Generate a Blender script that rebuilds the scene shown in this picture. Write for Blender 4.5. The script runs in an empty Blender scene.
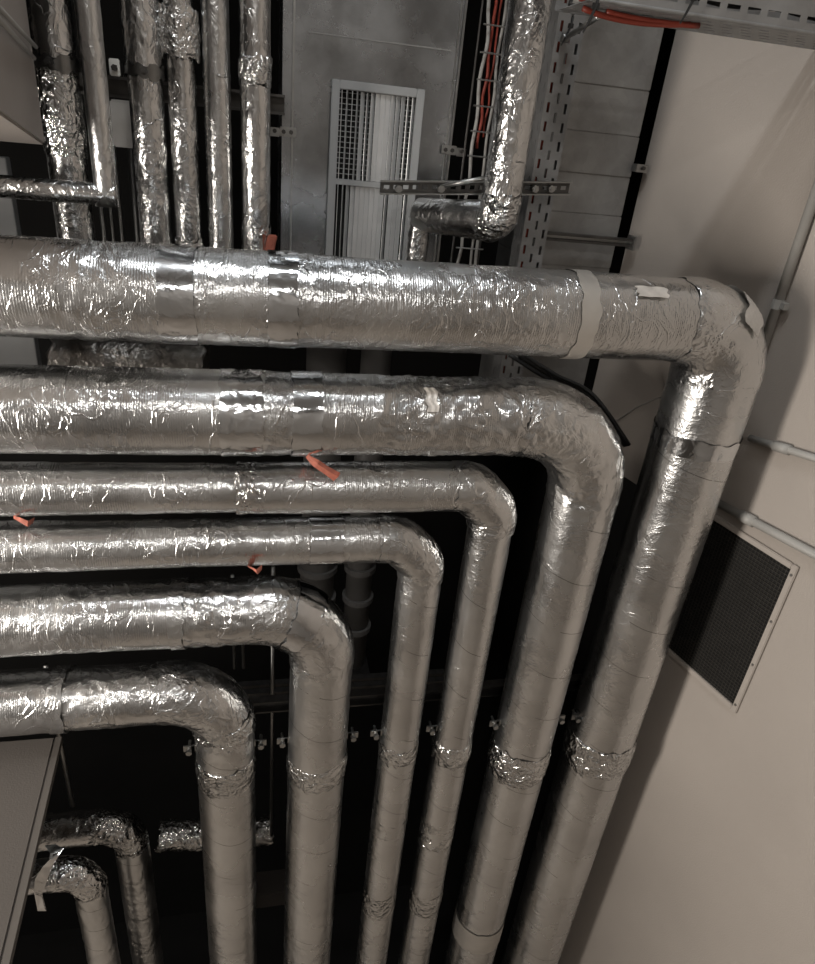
import bpy, bmesh, math, random
import numpy as np
from mathutils import Vector, Matrix

random.seed(7)
SC = bpy.context.scene
COL = SC.collection
V = Vector
CZ = 3.9                                   # eye height above the shaft floor

# ------------------------------------------------------------------ camera
FPX = 690.0; CX, CY = 407.5, 482.0
d1 = V((265 - CX, 1800 - CY, FPX)); _x = 3607 - CX
d2 = V((_x, -(d1.x * _x + FPX * FPX) / d1.y, FPX))
d1.normalize(); d2.normalize()
d3 = d2.cross(d1)                          # world Y seen from the camera
cd = bpy.data.cameras.new('camera'); cam = bpy.data.objects.new('camera', cd); COL.objects.link(cam)
cd.sensor_fit = 'HORIZONTAL'; cd.sensor_width = 36; cd.lens = 36 * FPX / 815
cd.clip_start = 0.02
R = ((d2.x, -d2.y, -d2.z), (d3.x, -d3.y, -d3.z), (-d1.x, d1.y, d1.z))
M4 = Matrix(R).to_4x4(); M4.translation = V((0, 0, CZ)); cam.matrix_world = M4
SC.camera = cam

def ray(px, py):
    r = V((px - CX, py - CY, FPX)); return V((r.dot(d2), r.dot(d3), -r.dot(d1)))
def at(px, py, Y):
    r = ray(px, py); r = r * (Y / r.y); return V((r.x, r.y, r.z + CZ))
WP = V((1.36, 1.5, 0)); WD = V((-0.258, 0.966, 0)).normalized(); WN = V((-WD.y, WD.x, 0))   # right wall: point, direction, normal into the room
def onwall(px, py, off=0.0):
    r = ray(px, py); p0 = WP + WN * off
    t = p0.dot(WN) / r.dot(WN); return V((r.x * t, r.y * t, r.z * t + CZ))
def vcol(xl, xr, y, Y):                     # centre X and radius of an upright pipe from its two edges
    a, b = [math.atan2(ray(x, y).x, ray(x, y).y) for x in (xl, xr)]
    m = (a + b) / 2; return Y * math.tan(m), Y / math.cos(m) * math.sin((b - a) / 2)

# ------------------------------------------------------------------ objects
def tag(o, label, cat, group=None):
    o['label'] = label; o['category'] = cat
    if group: o['group'] = group
    return o
def thing(name, label, cat, loc=(0, 0, 0), group=None):
    o = bpy.data.objects.new(name, None); COL.objects.link(o); o.location = loc; o.empty_display_size = .05
    return tag(o, label, cat, group)
def put(name, me, mat, parent=None, label=None, smooth=False):
    o = bpy.data.objects.new(name, me); COL.objects.link(o)
    me.materials.clear(); me.materials.append(mat)
    if smooth:
        me.polygons.foreach_set('use_smooth', [True] * len(me.polygons))
    if parent is not None:
        o.parent = parent
        base = V((0, 0, 0)); q = parent
        while q is not None: base += q.location; q = q.parent
        o.location = -base
    if label: o['label'] = label
    return o
def struct(name, me, mat):
    o = put(name, me, mat); o['kind'] = 'structure'; return o

# ------------------------------------------------------------------ mesh building
class MB:
    def __init__(s): s.v = []; s.f = []
    def add(s, vs, fs):
        n = len(s.v); s.v += [tuple(v) for v in vs]; s.f += [tuple(i + n for i in f) for f in fs]; return s
    def obox(s, c, ax, ay, az):             # centre and three half-axis vectors
        c, ax, ay, az = V(c), V(ax), V(ay), V(az)
        vs = [c + ax * i + ay * j + az * k for k in (-1, 1) for j in (-1, 1) for i in (-1, 1)]
        fl = ax.cross(ay).dot(az) < 0
        fs = [(0, 2, 3, 1), (4, 5, 7, 6), (0, 1, 5, 4), (2, 6, 7, 3), (0, 4, 6, 2), (1, 3, 7, 5)]
        return s.add(vs, [f[::-1] for f in fs] if fl else fs)
    def box(s, a, b):
        a, b = V(a), V(b); h = (b - a) / 2
        return s.obox((a + b) / 2, (abs(h.x), 0, 0), (0, abs(h.y), 0), (0, 0, abs(h.z)))
    def tube(s, pts, r, n=10, caps=True):
        pts = [V(p) for p in pts]; m = len(pts)
        rr = r if isinstance(r, (list, tuple)) else [r] * m
        T = [(pts[min(i + 1, m - 1)] - pts[max(i - 1, 0)]).normalized() for i in range(m)]
        N = T[0].orthogonal().normalized(); vs = []
        for i in range(m):
            if i: N = (N - T[i] * N.dot(T[i])).normalized()
            B = T[i].cross(N)
            for k in range(n):
                a = 2 * math.pi * k / n
                vs.append(pts[i] + (N * math.cos(a) + B * math.sin(a)) * rr[i])
        fs = [(i * n + k, i * n + (k + 1) % n, (i + 1) * n + (k + 1) % n, (i + 1) * n + k) for i in range(m - 1) for k in range(n)]
        if caps: fs += [tuple(range(n))[::-1], tuple((m - 1) * n + k for k in range(n))]
        return s.add(vs, fs)
    def prism(s, poly, d):                  # polygon (list of points) pushed along d
        n = len(poly); d = V(d); vs = [V(p) for p in poly] + [V(p) + d for p in poly]
        return s.add(vs, [tuple(range(n))[::-1], tuple(range(n, 2 * n))] + [(i, (i + 1) % n, n + (i + 1) % n, n + i) for i in range(n)])
    def mesh(s, name='m', bevel=0):
        me = bpy.data.meshes.new(name); me.from_pydata(s.v, [], s.f)
        bm = bmesh.new(); bm.from_mesh(me); bmesh.ops.recalc_face_normals(bm, faces=bm.faces)
        if bevel: bmesh.ops.bevel(bm, geom=[e for e in bm.edges if e.calc_face_angle(0) > .5], offset=bevel, segments=2, affect='EDGES', clamp_overlap=True)
        bm.to_mesh(me); bm.free(); me.update(); return me

# numpy gradient noise for the crumpled foil
_rng = np.random.RandomState(3)
_perm = np.concatenate([_rng.permutation(256)] * 3)
_g = _rng.normal(size=(256, 3)); _g /= np.linalg.norm(_g, axis=1)[:, None]
def noise(p):
    i = np.floor(p).astype(int); f = p - i; i &= 255
    u = f * f * f * (f * (f * 6 - 15) + 10); out = 0
    for a in (0, 1):
        for b in (0, 1):
            for c in (0, 1):
                h = _perm[_perm[_perm[(i[:, 0] + a) & 255] + ((i[:, 1] + b) & 255)] + ((i[:, 2] + c) & 255)]
                w = (u[:, 0] if a else 1 - u[:, 0]) * (u[:, 1] if b else 1 - u[:, 1]) * (u[:, 2] if c else 1 - u[:, 2])
                out = out + w * (_g[h] * (f - np.array([a, b, c]))).sum(1)
    return out
def crumple(p, seed):
    p = p + seed * 17.3
    w = np.stack([noise(p * 9 + 5), noise(p * 9 + 31), noise(p * 9 + 77)], 1) * .06
    q = p + w
    h = 1.0 * (np.abs(noise(q * 14)) - .2) + .7 * (np.abs(noise(q * 30 + 9)) - .2) + .42 * (np.abs(noise(q * 58 + 3)) - .2) + .2 * (np.abs(noise(q * 105 + 3)) - .2)
    return h

def path(corners, step=.006, coarse=None):
    """corners: list of (point, fillet radius). Returns dense points and the path length where each fillet starts and ends."""
    P = [V(c[0]) for c in corners]; out = []; marks = []
    def line(a, b):
        n = max(1, int((b - a).length / step))
        for i in range(n): out.append(a + (b - a) * i / n)
    cur = P[0]
    for i in range(1, len(P) - 1):
        u = (P[i - 1] - P[i]).normalized(); w = (P[i + 1] - P[i]).normalized(); r = corners[i][1]
        th = math.pi - u.angle(w); t = r * math.tan(th / 2)
        a = P[i] + u * t; b = P[i] + w * t
        line(cur, a); i0 = len(out)
        ctr = P[i] + (u + w).normalized() * (r / math.cos(th / 2))
        n = max(3, int(r * th / step)); A = a - ctr; ax = A.cross(b - ctr).normalized()
        for k in range(n): out.append(ctr + Matrix.Rotation(th * k / n, 3, ax) @ A)
        marks.append((i0, len(out))); cur = b
    line(cur, P[-1]); out.append(P[-1])
    return out, marks

def sweep(pts, r, seg=96, amp=.0, seed=0, caps=False, up=None, fray=0, s0=0.0):
    """foil tube; r and amp may be callables of path length s (m)"""
    P = np.array([tuple(p) for p in pts]); n = len(P)
    T = np.zeros_like(P); T[1:-1] = P[2:] - P[:-2]; T[0] = P[1] - P[0]; T[-1] = P[-1] - P[-2]
    T /= np.linalg.norm(T, axis=1)[:, None]
    s = s0 + np.concatenate([[0], np.cumsum(np.linalg.norm(P[1:] - P[:-1], axis=1))])
    N = np.zeros_like(P); v = np.array(up if up is not None else (0, 1, 0), float)
    for i in range(n):
        v = v - T[i] * v.dot(T[i]); v /= np.linalg.norm(v); N[i] = v
    B = np.cross(T, N)
    a = np.arange(seg) * 2 * math.pi / seg
    D = N[:, None, :] * np.cos(a)[None, :, None] + B[:, None, :] * np.sin(a)[None, :, None]
    rr = np.array([r(x) for x in s]) if callable(r) else np.full(n, r)
    am = np.array([amp(x) for x in s]) if callable(amp) else np.full(n, amp)
    S = P[:, None, :] + D * rr[:, None, None]
    if am.max() > 0:
        h = crumple(S.reshape(-1, 3), seed).reshape(n, seg)
        S = S + D * (h * am[:, None])[:, :, None]
    if fray:
        for k in (0, n - 1):
            sgn = -1 if k == 0 else 1
            S[k] += T[k] * (sgn * fray * noise(np.stack([np.cos(a) * 3 + seed, np.sin(a) * 3, np.full(seg, k * .37)], 1)))[:, None]
    verts = S.reshape(-1, 3)
    i = np.arange(n - 1)[:, None] * seg; k = np.arange(seg)[None, :]; k2 = (k + 1) % seg
    F = np.stack([i + k, i + k2, i + seg + k2, i + seg + k], 2).reshape(-1, 4)
    faces = F.tolist()
    me = bpy.data.meshes.new('foil')
    if caps: faces += [list(range(seg))[::-1], [(n - 1) * seg + j for j in range(seg)]]
    me.from_pydata(verts.tolist(), [], faces)
    uv = me.uv_layers.new(name='UVMap')
    vv = np.tile(np.arange(seg) / seg, n - 1); v2 = vv + 1 / seg
    ua = np.repeat(s[:-1], seg); ub = np.repeat(s[1:], seg)
    U = np.stack([ua, vv, ua, v2, ub, v2, ub, vv], 1).reshape(-1)
    full = np.zeros(len(me.loops) * 2); full[:len(U)] = U
    uv.data.foreach_set('uv', full)
    me.update(); return me

# ------------------------------------------------------------------ materials
def mat(name):
    m = bpy.data.materials.new(name); m.use_nodes = True
    nt = m.node_tree; b = nt.nodes['Principled BSDF']
    def N(t, **kw):
        n = nt.nodes.new(t)
        for k, v in kw.items():
            if k in n.inputs: n.inputs[k].default_value = v
            else: setattr(n, k, v)
        return n
    def L(a, bb): nt.links.new(a, bb)
    def MT(op, a, bb=None, c=None):
        n = nt.nodes.new('ShaderNodeMath'); n.operation = op
        for i, x in enumerate((a, bb, c)):
            if x is None: continue
            if isinstance(x, (int, float)): n.inputs[i].default_value = x
            else: L(x, n.inputs[i])
        return n.outputs[0]
    return m, nt, b, N, L, MT
def ramp(N, L, fac, stops):
    r = N('ShaderNodeValToRGB'); L(fac, r.inputs['Fac']); e = r.color_ramp.elements
    e[0].position, e[0].color = stops[0][0], (*stops[0][1], 1); e[1].position, e[1].color = stops[-1][0], (*stops[-1][1], 1)
    for p, c in stops[1:-1]:
        x = e.new(p); x.color = (*c, 1)
    return r.outputs['Color']
def g(v): return (v, v, v)

def foil(name, col=(.69, .69, .685), rough=.26, facet=1.0, fine=1.0, ribs=0.0, pitch=0.0, dist=.006, st=(1, 1, 1), lo=.12, crease=0.0, cscale=11.0):
    m, nt, b, N, L, MT = mat(name)
    tc = N('ShaderNodeTexCoord'); P = tc.outputs['Object']; uv = N('ShaderNodeUVMap'); uv.uv_map = 'UVMap'
    sep = N('ShaderNodeSeparateXYZ'); L(uv.outputs[0], sep.inputs[0]); u, v = sep.outputs[0], sep.outputs[1]
    mp = N('ShaderNodeMapping', vector_type='POINT'); mp.inputs['Scale'].default_value = st; L(P, mp.inputs['Vector'])
    nw = N('ShaderNodeTexNoise', Scale=9.0, Detail=2.0); L(P, nw.inputs['Vector'])
    mx = N('ShaderNodeMix', data_type='VECTOR'); mx.inputs['Factor'].default_value = .07
    L(mp.outputs[0], mx.inputs[4]); L(nw.outputs['Color'], mx.inputs[5]); Q = mx.outputs[1]
    mk = N('ShaderNodeTexNoise', Scale=6.0, Detail=3.0); L(P, mk.inputs['Vector'])
    cl = N('ShaderNodeClamp'); cl.inputs['Min'].default_value = lo; L(MT('MULTIPLY', MT('SUBTRACT', mk.outputs['Fac'], .40), 5.0), cl.inputs['Value']); mask = cl.outputs[0]
    rg = N('ShaderNodeTexNoise', noise_type='RIDGED_MULTIFRACTAL', Scale=15.0, Detail=3.0, Roughness=.9, Lacunarity=2.3); rg.inputs['Offset'].default_value = .9; rg.inputs['Gain'].default_value = 1.6; L(Q, rg.inputs['Vector'])
    vo = N('ShaderNodeTexVoronoi', Scale=42.0); L(Q, vo.inputs['Vector'])
    v2 = N('ShaderNodeTexVoronoi', Scale=105.0); L(Q, v2.inputs['Vector'])
    v3 = N('ShaderNodeTexVoronoi', Scale=230.0); L(Q, v3.inputs['Vector'])
    h = MT('ADD', MT('MULTIPLY', vo.outputs['Distance'], .55), MT('MULTIPLY', v2.outputs['Distance'], .34))
    h = MT('ADD', h, MT('MULTIPLY', rg.outputs['Fac'], .16))
    h = MT('MULTIPLY', MT('MULTIPLY', h, mask), facet)
    h = MT('ADD', h, MT('MULTIPLY', v3.outputs['Distance'], .07 * fine))
    if crease:
        for sc_, wd_, am_ in ((cscale, .022, .30), (cscale * 2.1, .03, .16)):
            nz = N('ShaderNodeTexNoise', Scale=sc_, Detail=1.5, Distortion=.6); L(Q, nz.inputs['Vector'])
            cz = MT('SUBTRACT', 1.0, MT('MINIMUM', 1.0, MT('DIVIDE', MT('ABSOLUTE', MT('SUBTRACT', nz.outputs['Fac'], .5)), wd_)))
            m2 = N('ShaderNodeTexNoise', Scale=sc_ * .7, Detail=1.0); L(P, m2.inputs['Vector'])
            c2 = N('ShaderNodeClamp'); L(MT('MULTIPLY', MT('SUBTRACT', m2.outputs['Fac'], .42), 6.0), c2.inputs['Value'])
            h = MT('ADD', h, MT('MULTIPLY', MT('MULTIPLY', cz, c2.outputs[0]), am_ * crease))
    if ribs:
        rb = MT('SINE', MT('MULTIPLY', u, 2 * math.pi / .0052))
        rm = N('ShaderNodeTexNoise', Scale=9.0); L(P, rm.inputs['Vector'])
        h = MT('ADD', h, MT('MULTIPLY', MT('MULTIPLY', rb, rm.outputs['Fac']), .03 * ribs))
    var = N('ShaderNodeTexNoise', Scale=5.0, Detail=5.0); L(P, var.inputs['Vector'])
    colo = ramp(N, L, var.outputs['Fac'], [(.3, tuple(c * .84 for c in col)), (.7, tuple(min(1, c * 1.08) for c in col))])
    if pitch:
        wob = N('ShaderNodeTexNoise', Scale=14.0); L(P, wob.inputs['Vector'])
        fr = MT('FRACT', MT('ADD', MT('ADD', MT('DIVIDE', u, pitch), v), MT('MULTIPLY', wob.outputs['Fac'], .06)))
        ln = MT('LESS_THAN', fr, .0015 / pitch)
        h = MT('ADD', h, MT('MULTIPLY', fr, .3))
        br = N('ShaderNodeTexNoise', Scale=9.0); L(P, br.inputs['Vector'])
        ln = MT('MULTIPLY', ln, MT('GREATER_THAN', br.outputs['Fac'], .47))
        mc = N('ShaderNodeMix', data_type='RGBA'); L(ln, mc.inputs['Factor']); L(colo, mc.inputs[6]); mc.inputs[7].default_value = (.09, .08, .07, 1)
        colo = mc.outputs[2]
    L(colo, b.inputs['Base Color'])
    b.inputs['Metallic'].default_value = 1
    L(MT('ADD', MT('MULTIPLY', MT('SUBTRACT', var.outputs['Fac'], .5), .25), rough), b.inputs['Roughness'])
    bu = N('ShaderNodeBump', Strength=1.0, Distance=dist); L(h, bu.inputs['Height']); L(bu.outputs[0], b.inputs['Normal'])
    return m

def plain(name, col, rough=.6, metal=0.0, var=.12, scale=8.0, bump=0.0, bscale=60.0):
    m, nt, b, N, L, MT = mat(name)
    tc = N('ShaderNodeTexCoord')
    n = N('ShaderNodeTexNoise', Scale=scale, Detail=5.0); L(tc.outputs['Object'], n.inputs['Vector'])
    L(ramp(N, L, n.outputs['Fac'], [(.3, tuple(c * (1 - var) for c in col)), (.7, tuple(min(1, c * (1 + var)) for c in col))]), b.inputs['Base Color'])
    b.inputs['Roughness'].default_value = rough; b.inputs['Metallic'].default_value = metal
    if bump:
        n2 = N('ShaderNodeTexNoise', Scale=bscale, Detail=4.0); L(tc.outputs['Object'], n2.inputs['Vector'])
        bu = N('ShaderNodeBump', Strength=1.0, Distance=bump); L(n2.outputs['Fac'], bu.inputs['Height']); L(bu.outputs[0], b.inputs['Normal'])
    return m
def galv(name, col=(.42, .42, .41), rough=.36, metal=1.0):
    m, nt, b, N, L, MT = mat(name)
    tc = N('ShaderNodeTexCoord'); P = tc.outputs['Object']
    v = N('ShaderNodeTexVoronoi', Scale=26.0); L(P, v.inputs['Vector'])
    n = N('ShaderNodeTexNoise', Scale=7.0, Detail=6.0, Roughness=.6); L(P, n.inputs['Vector'])
    f = MT('ADD', MT('MULTIPLY', v.outputs['Color'], .10), MT('MULTIPLY', n.outputs['Fac'], .9))
    L(ramp(N, L, f, [(.3, tuple(c * .72 for c in col)), (.5, col), (.75, tuple(min(1, c * 1.3) for c in col))]), b.inputs['Base Color'])
    b.inputs['Metallic'].default_value = metal
    L(MT('ADD', MT('MULTIPLY', n.outputs['Fac'], .3), rough - .15), b.inputs['Roughness'])
    mp = N('ShaderNodeMapping'); mp.inputs['Scale'].default_value = (1, 1, .12); L(P, mp.inputs['Vector'])
    n2 = N('ShaderNodeTexNoise', Scale=5.0, Detail=1.0); L(mp.outputs[0], n2.inputs['Vector'])
    bu = N('ShaderNodeBump', Strength=1.0, Distance=.03); L(n2.outputs['Fac'], bu.inputs['Height']); L(bu.outputs[0], b.inputs['Normal'])
    return m

M = dict(
    foil_run=foil('foil_run', ribs=.8, facet=.30, fine=.6, rough=.25, st=(1.5, .85, .85), lo=.05, crease=.48),
    foil_elbow=foil('foil_elbow', facet=.7, fine=.7, rough=.27, lo=.3, crease=.55),
    foil_down=foil('foil_down', facet=.22, fine=.7, rough=.27, pitch=.17, st=(.9, .9, 1.3), lo=.08, crease=.18),
    foil_small=foil('foil_small', facet=.7, fine=.7, rough=.22, dist=.006, st=(1, 1, .7), lo=.3, crease=.5, cscale=15.0),
    foil_smooth=foil('foil_smooth', facet=.6, fine=.9, rough=.28, dist=.005, st=(1, 1, .7), lo=.25),
    tape=foil('foil_tape', col=(.74, .75, .76), facet=.25, fine=.1, rough=.13, dist=.004),
    crush=foil('crushed_foil', col=(.74, .74, .73), facet=2.0, fine=1.2, rough=.2, dist=.006, lo=.6),
    matte_tape=plain('matte_tape', (.52, .49, .45), .42, .6, .06, 20),
    pale=plain('pale_foil_back', (.62, .585, .54), .45, .25, .08, 12, .002, 50),
    wall=plain('painted_wall', (.36, .322, .288), .62, 0, .05, 2.2, .0008, 240),
    wall2=plain('room_wall', (.45, .425, .40), .8, 0, .05, 2),
    floor=plain('floor_paint', (.27, .235, .20), .5, 0, .1, 3), ceil=plain('ceiling_paint', (.6, .61, .62), .8, 0, .03, 3),
    wall3=plain('dark_wall_paint', (.12, .11, .10), .7, 0, .06, 2), 
    shade_grey=plain('shaded_grey', (.13, .125, .12), .5, 0, .1, 10),  # pale pipes darkened: the dim light back there is put into the colour
    dark=plain('shade_black', (.007, .0065, .006), .9, 0, .3, 3),  # near-black colour stands in for the shade deep in the shaft
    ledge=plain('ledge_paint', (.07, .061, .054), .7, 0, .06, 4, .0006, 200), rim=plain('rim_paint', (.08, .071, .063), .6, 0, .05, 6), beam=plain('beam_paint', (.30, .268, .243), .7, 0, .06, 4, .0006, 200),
    edge=plain('pale_edge', (.62, .58, .53), .6, 0, .05, 6),
    galv=galv('galvanised_sheet', (.34, .35, .36), .26), galv_dull=galv('dull_galvanised_sheet', (.33, .325, .315), .5, .7),
    tray=galv('tray_steel', (.29, .29, .288), .5, .45), steel=plain('zinc_steel', (.40, .40, .39), .35, 1, .1, 30), band=plain('clamp_steel', (.22, .22, .215), .3, 1, .1, 30),
    dsteel=plain('dark_steel', (.11, .105, .10), .45, .9, .2, 25),
    grey=plain('grey_paint', (.40, .395, .385), .5, 0, .05, 10), lgrey=plain('light_grey_paint', (.36, .365, .365), .45, 0, .05, 10),
    slat=plain('slat_aluminium', (.74, .745, .745), .4, .5, .06, 12),
    conduit=plain('conduit_grey', (.33, .32, .30), .5, 0, .05, 12),
    black=plain('black_rubber', (.012, .012, .012), .5, 0, .2, 20), gcable=plain('grey_cable', (.34, .33, .31), .5, 0, .1, 20),
    red=plain('red_cable', (.24, .036, .02), .45, 0, .1, 20), orange=plain('orange_strap', (.33, .10, .065), .7, 0, .25, 60, .002, 120),
    mesh=plain('mesh_metal', (.06, .056, .05), .45, .6, .15, 30), white=plain('white_plastic', (.75, .74, .70), .4, 0, .04, 10),
)

# ------------------------------------------------------------------ the setting
YB = 2.15
def wpt(s, z): p = WP + WD * s; return V((p.x, p.y, z))
W0, W1 = -5.8, 0.70
mb = MB(); mb.prism([wpt(W0, 0), wpt(.17, 0), wpt(.17, CZ - 1.02), wpt(W1, CZ - 1.02), wpt(W1, CZ + 2.4), wpt(W0, CZ + 2.4)], -WN * .12); struct('wall_right', mb.mesh(), M['wall'])
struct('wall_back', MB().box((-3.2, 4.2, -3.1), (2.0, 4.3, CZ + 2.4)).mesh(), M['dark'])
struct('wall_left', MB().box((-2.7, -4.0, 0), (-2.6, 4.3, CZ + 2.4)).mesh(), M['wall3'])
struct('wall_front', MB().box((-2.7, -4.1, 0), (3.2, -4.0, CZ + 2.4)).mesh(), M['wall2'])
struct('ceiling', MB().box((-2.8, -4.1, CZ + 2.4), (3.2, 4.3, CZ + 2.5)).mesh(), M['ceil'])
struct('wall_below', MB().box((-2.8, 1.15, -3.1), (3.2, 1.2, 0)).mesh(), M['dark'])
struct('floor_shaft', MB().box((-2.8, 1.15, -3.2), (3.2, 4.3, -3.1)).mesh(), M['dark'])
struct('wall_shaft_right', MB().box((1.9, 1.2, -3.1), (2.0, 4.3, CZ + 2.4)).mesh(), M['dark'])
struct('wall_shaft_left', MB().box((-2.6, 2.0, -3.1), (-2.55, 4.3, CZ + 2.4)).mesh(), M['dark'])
struct('floor', MB().box((-2.8, -4.1, -.1), (3.2, 1.15, 0)).mesh(), M['floor'])
# ledge at the lower left
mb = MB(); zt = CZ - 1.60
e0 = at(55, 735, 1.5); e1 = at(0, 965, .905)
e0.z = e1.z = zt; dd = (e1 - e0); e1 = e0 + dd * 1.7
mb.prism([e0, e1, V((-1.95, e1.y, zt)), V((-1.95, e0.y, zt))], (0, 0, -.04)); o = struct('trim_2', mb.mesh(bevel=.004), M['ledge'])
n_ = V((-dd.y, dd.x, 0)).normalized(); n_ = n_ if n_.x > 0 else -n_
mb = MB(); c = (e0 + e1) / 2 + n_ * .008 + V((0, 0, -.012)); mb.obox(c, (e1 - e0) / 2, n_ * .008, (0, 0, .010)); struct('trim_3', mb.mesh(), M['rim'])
# bulkhead at the upper left
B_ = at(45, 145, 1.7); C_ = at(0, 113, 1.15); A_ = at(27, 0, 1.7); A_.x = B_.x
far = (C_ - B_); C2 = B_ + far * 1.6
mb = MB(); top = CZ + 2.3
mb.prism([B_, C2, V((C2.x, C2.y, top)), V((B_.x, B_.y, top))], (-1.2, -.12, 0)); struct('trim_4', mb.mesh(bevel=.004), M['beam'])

# ------------------------------------------------------------------ the six big pipes
YR = 1.5
XL = -1.75
big = {   # n: radius, z, x
    1: (.098, -.363, 1.139), 2: (.096, -.623, .852), 3: (.061, -.817, .608), 4: (.061, -.972, .430), 5: (.089, -1.189, .173), 6: (.085, -1.462, -.100)}
bend = {1: .13, 2: .20, 3: 0, 4: 0, 5: .17, 6: .15}
blabel = {1: 'topmost and thickest foil-wrapped pipe, turning down furthest right beside the taupe wall',
          2: 'second foil-wrapped pipe from the top, with a long smooth rounded bend',
          3: 'slim foil-wrapped pipe third from the top, with a stepped foil sleeve on its run',
          4: 'slim foil-wrapped pipe fourth from the top, with a sharp chamfered corner',
          5: 'fat foil-wrapped pipe fifth from the top, with a shiny tape band on its bend',
          6: 'lowest foil-wrapped pipe of the stack, turning down above the black opening'}
CL = -1.685                                             # clamp height
def px2x(px, n): return at(px, [0, 296, 413, 487, 543, 613, 697][n], YR).x
zones = {  # crumpled stretches of the level run: px0, px1, amplitude (m)
    1: [(60, 135, .008), (195, 225, .005), (285, 345, .005), (430, 560, .0045)], 2: [(85, 150, .0035), (230, 330, .005), (370, 560, .011)],
    3: [(230, 270, .006), (50, 75, .004)], 4: [(0, 70, .004), (160, 200, .004)], 5: [(180, 245, .009), (0, 130, .0045)], 6: [(40, 240, .0065)]}
jump = {1: [], 2: [], 3: [(238, .0035)], 4: [], 5: [], 6: []}
def fine_down(z0, z1, step, zc):
    pts = []; z = z0
    while z > zc: pts.append(z); z -= step
    pts += [zc, z1]; return pts
PIPES = {}
for n in range(1, 7):
    r, z, x = big[n]; z += CZ
    t = thing('insulated_pipe', blabel[n], 'pipe', (x, YR, 0), 'stack of foil-wrapped pipes turning down'); PIPES[n] = t
    if bend[n]:
        cs = [(V((XL, YR, z)), 0), (V((x, YR, z)), bend[n]), (V((x, YR, -3.08)), 0)]
    else:
        k = .072
        cs = [(V((XL, YR, z)), 0), (V((x - k, YR, z)), .07), (V((x, YR, z - k)), .07), (V((x, YR, -3.08)), 0)]
    pts, mk = path(cs, .006)
    a, b = mk[0][0], mk[-1][1]
    zz = [(px2x(p, n) - XL, px2x(q, n) - XL, am) for p, q, am in zones[n]]
    jj = [(px2x(p, n) - XL, dr) for p, dr in jump[n]]
    def amp(s, zz=zz, seed=n):
        v = .0016
        for p, q, am in zz:
            e = max(0, min(1, (s - p) / .03 + .5)) * max(0, min(1, (q - s) / .03 + .5)); v = max(v, am * e)
        return v
    def rad(s, r=r, jj=jj):
        v = r + .0016 * math.sin(s * 7.3 + r * 90) * .6
        for p, dr in jj: v += dr if s > p else 0
        return v
    put('horizontal_run', sweep(pts[:a + 1], rad, 112, amp, n), M['foil_run'], t, smooth=True)
    s1 = sum((pts[i + 1] - pts[i]).length for i in range(a)); ex = 4
    rend = rad(s1)
    se = s1 + sum((pts[i + 1] - pts[i]).length for i in range(a, b))
    def eased(s, rend=rend, s1=s1, se=se, n=n):
        q_ = min(1, max(0, (s - s1) / (se - s1)))
        return rend + .0018 + (.012 * q_ ** .6 if n == 1 else .002 * math.sin(math.pi * q_))
    put('elbow', sweep(pts[a - ex:b + ex], eased, 112, {1: .004, 2: .008, 3: .005, 4: .004, 5: .006, 6: .008}[n], n + 20, fray=.02, s0=s1), M['foil_elbow'], t, smooth=True)
    zlow = [p.z for p in pts[b:]]
    dn = [V((x, YR, q)) for q in fine_down(pts[b].z, -3.08, .008, CZ - 3.7)]
    def ampd(s): return .0014 + .004 * max(0, 1 - s / .12)
    put('vertical_run', sweep(dn, r + (.012 if n == 1 else 0), 96, ampd, n + 40, up=(0, 1, 0)), M['foil_down'], t, smooth=True)

def band_h(n, p, q, mname, lift=.0026, amp=.001, name='tape_band', label=None, tilt=0, arc=None, seed=0):
    r, z, x = big[n]; xa, xb = px2x(p, n), px2x(q, n)
    k = max(4, int((xb - xa) / .004))
    pts = [V((xa + (xb - xa) * i / k, YR, z + CZ)) for i in range(k + 1)]
    rr = r + .001 + (sum(dr for pp, dr in jump[n] if p > pp))
    return put(name, sweep(pts, rr + lift, 112, amp, seed + n * 3 + p, fray=.012), M[mname], PIPES[n], label, smooth=True)
def band_v(n, py0, py1, mname, lift=.0026, amp=.001, name='tape_band', label=None, bulge=0, seed=0, fray=.014):
    r, z, x = big[n]; r += .012 if n == 1 else 0
    def zat(y):
        t = ray(CX, y); px = CX
        for _ in range(20):
            w = at(px, y, YR); px += (x - w.x) * 420
        return at(px, y, YR).z
    za, zb = zat(py0), zat(py1); k = max(5, int(abs(za - zb) / .004))
    pts = [V((x, YR, za + (zb - za) * i / k)) for i in range(k + 1)]; Ls = abs(za - zb)
    f = lambda s: r + lift + bulge * math.sin(math.pi * min(1, max(0, s / Ls))) ** .6
    return put(name, sweep(pts, f, 96, amp, seed + n * 5 + int(py0), fray=fray), M[mname], PIPES[n], label, smooth=True)
# tape on the level runs
band_h(1, 163, 198, 'tape', amp=.0012, label='mirror-bright tape band')
band_h(1, 268, 296, 'tape', amp=.003, label='crinkled bright tape band')
band_h(1, 567, 584, 'matte_tape', amp=.001, label='pale narrow tape band')
band_h(2, 222, 262, 'tape', amp=.0035, label='wide mirror-bright tape band')
band_h(2, 291, 320, 'tape', amp=.002, label='mirror-bright tape band')
band_h(3, 236, 262, 'crush', amp=.005, lift=.0015, label='crinkled foil sleeve end')
band_h(4, 309, 341, 'tape', amp=.001, label='thin bright tape band')
band_h(5, 172, 186, 'foil_elbow', amp=.002)
band_h(6, 55, 70, 'foil_elbow', amp=.002)
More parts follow.
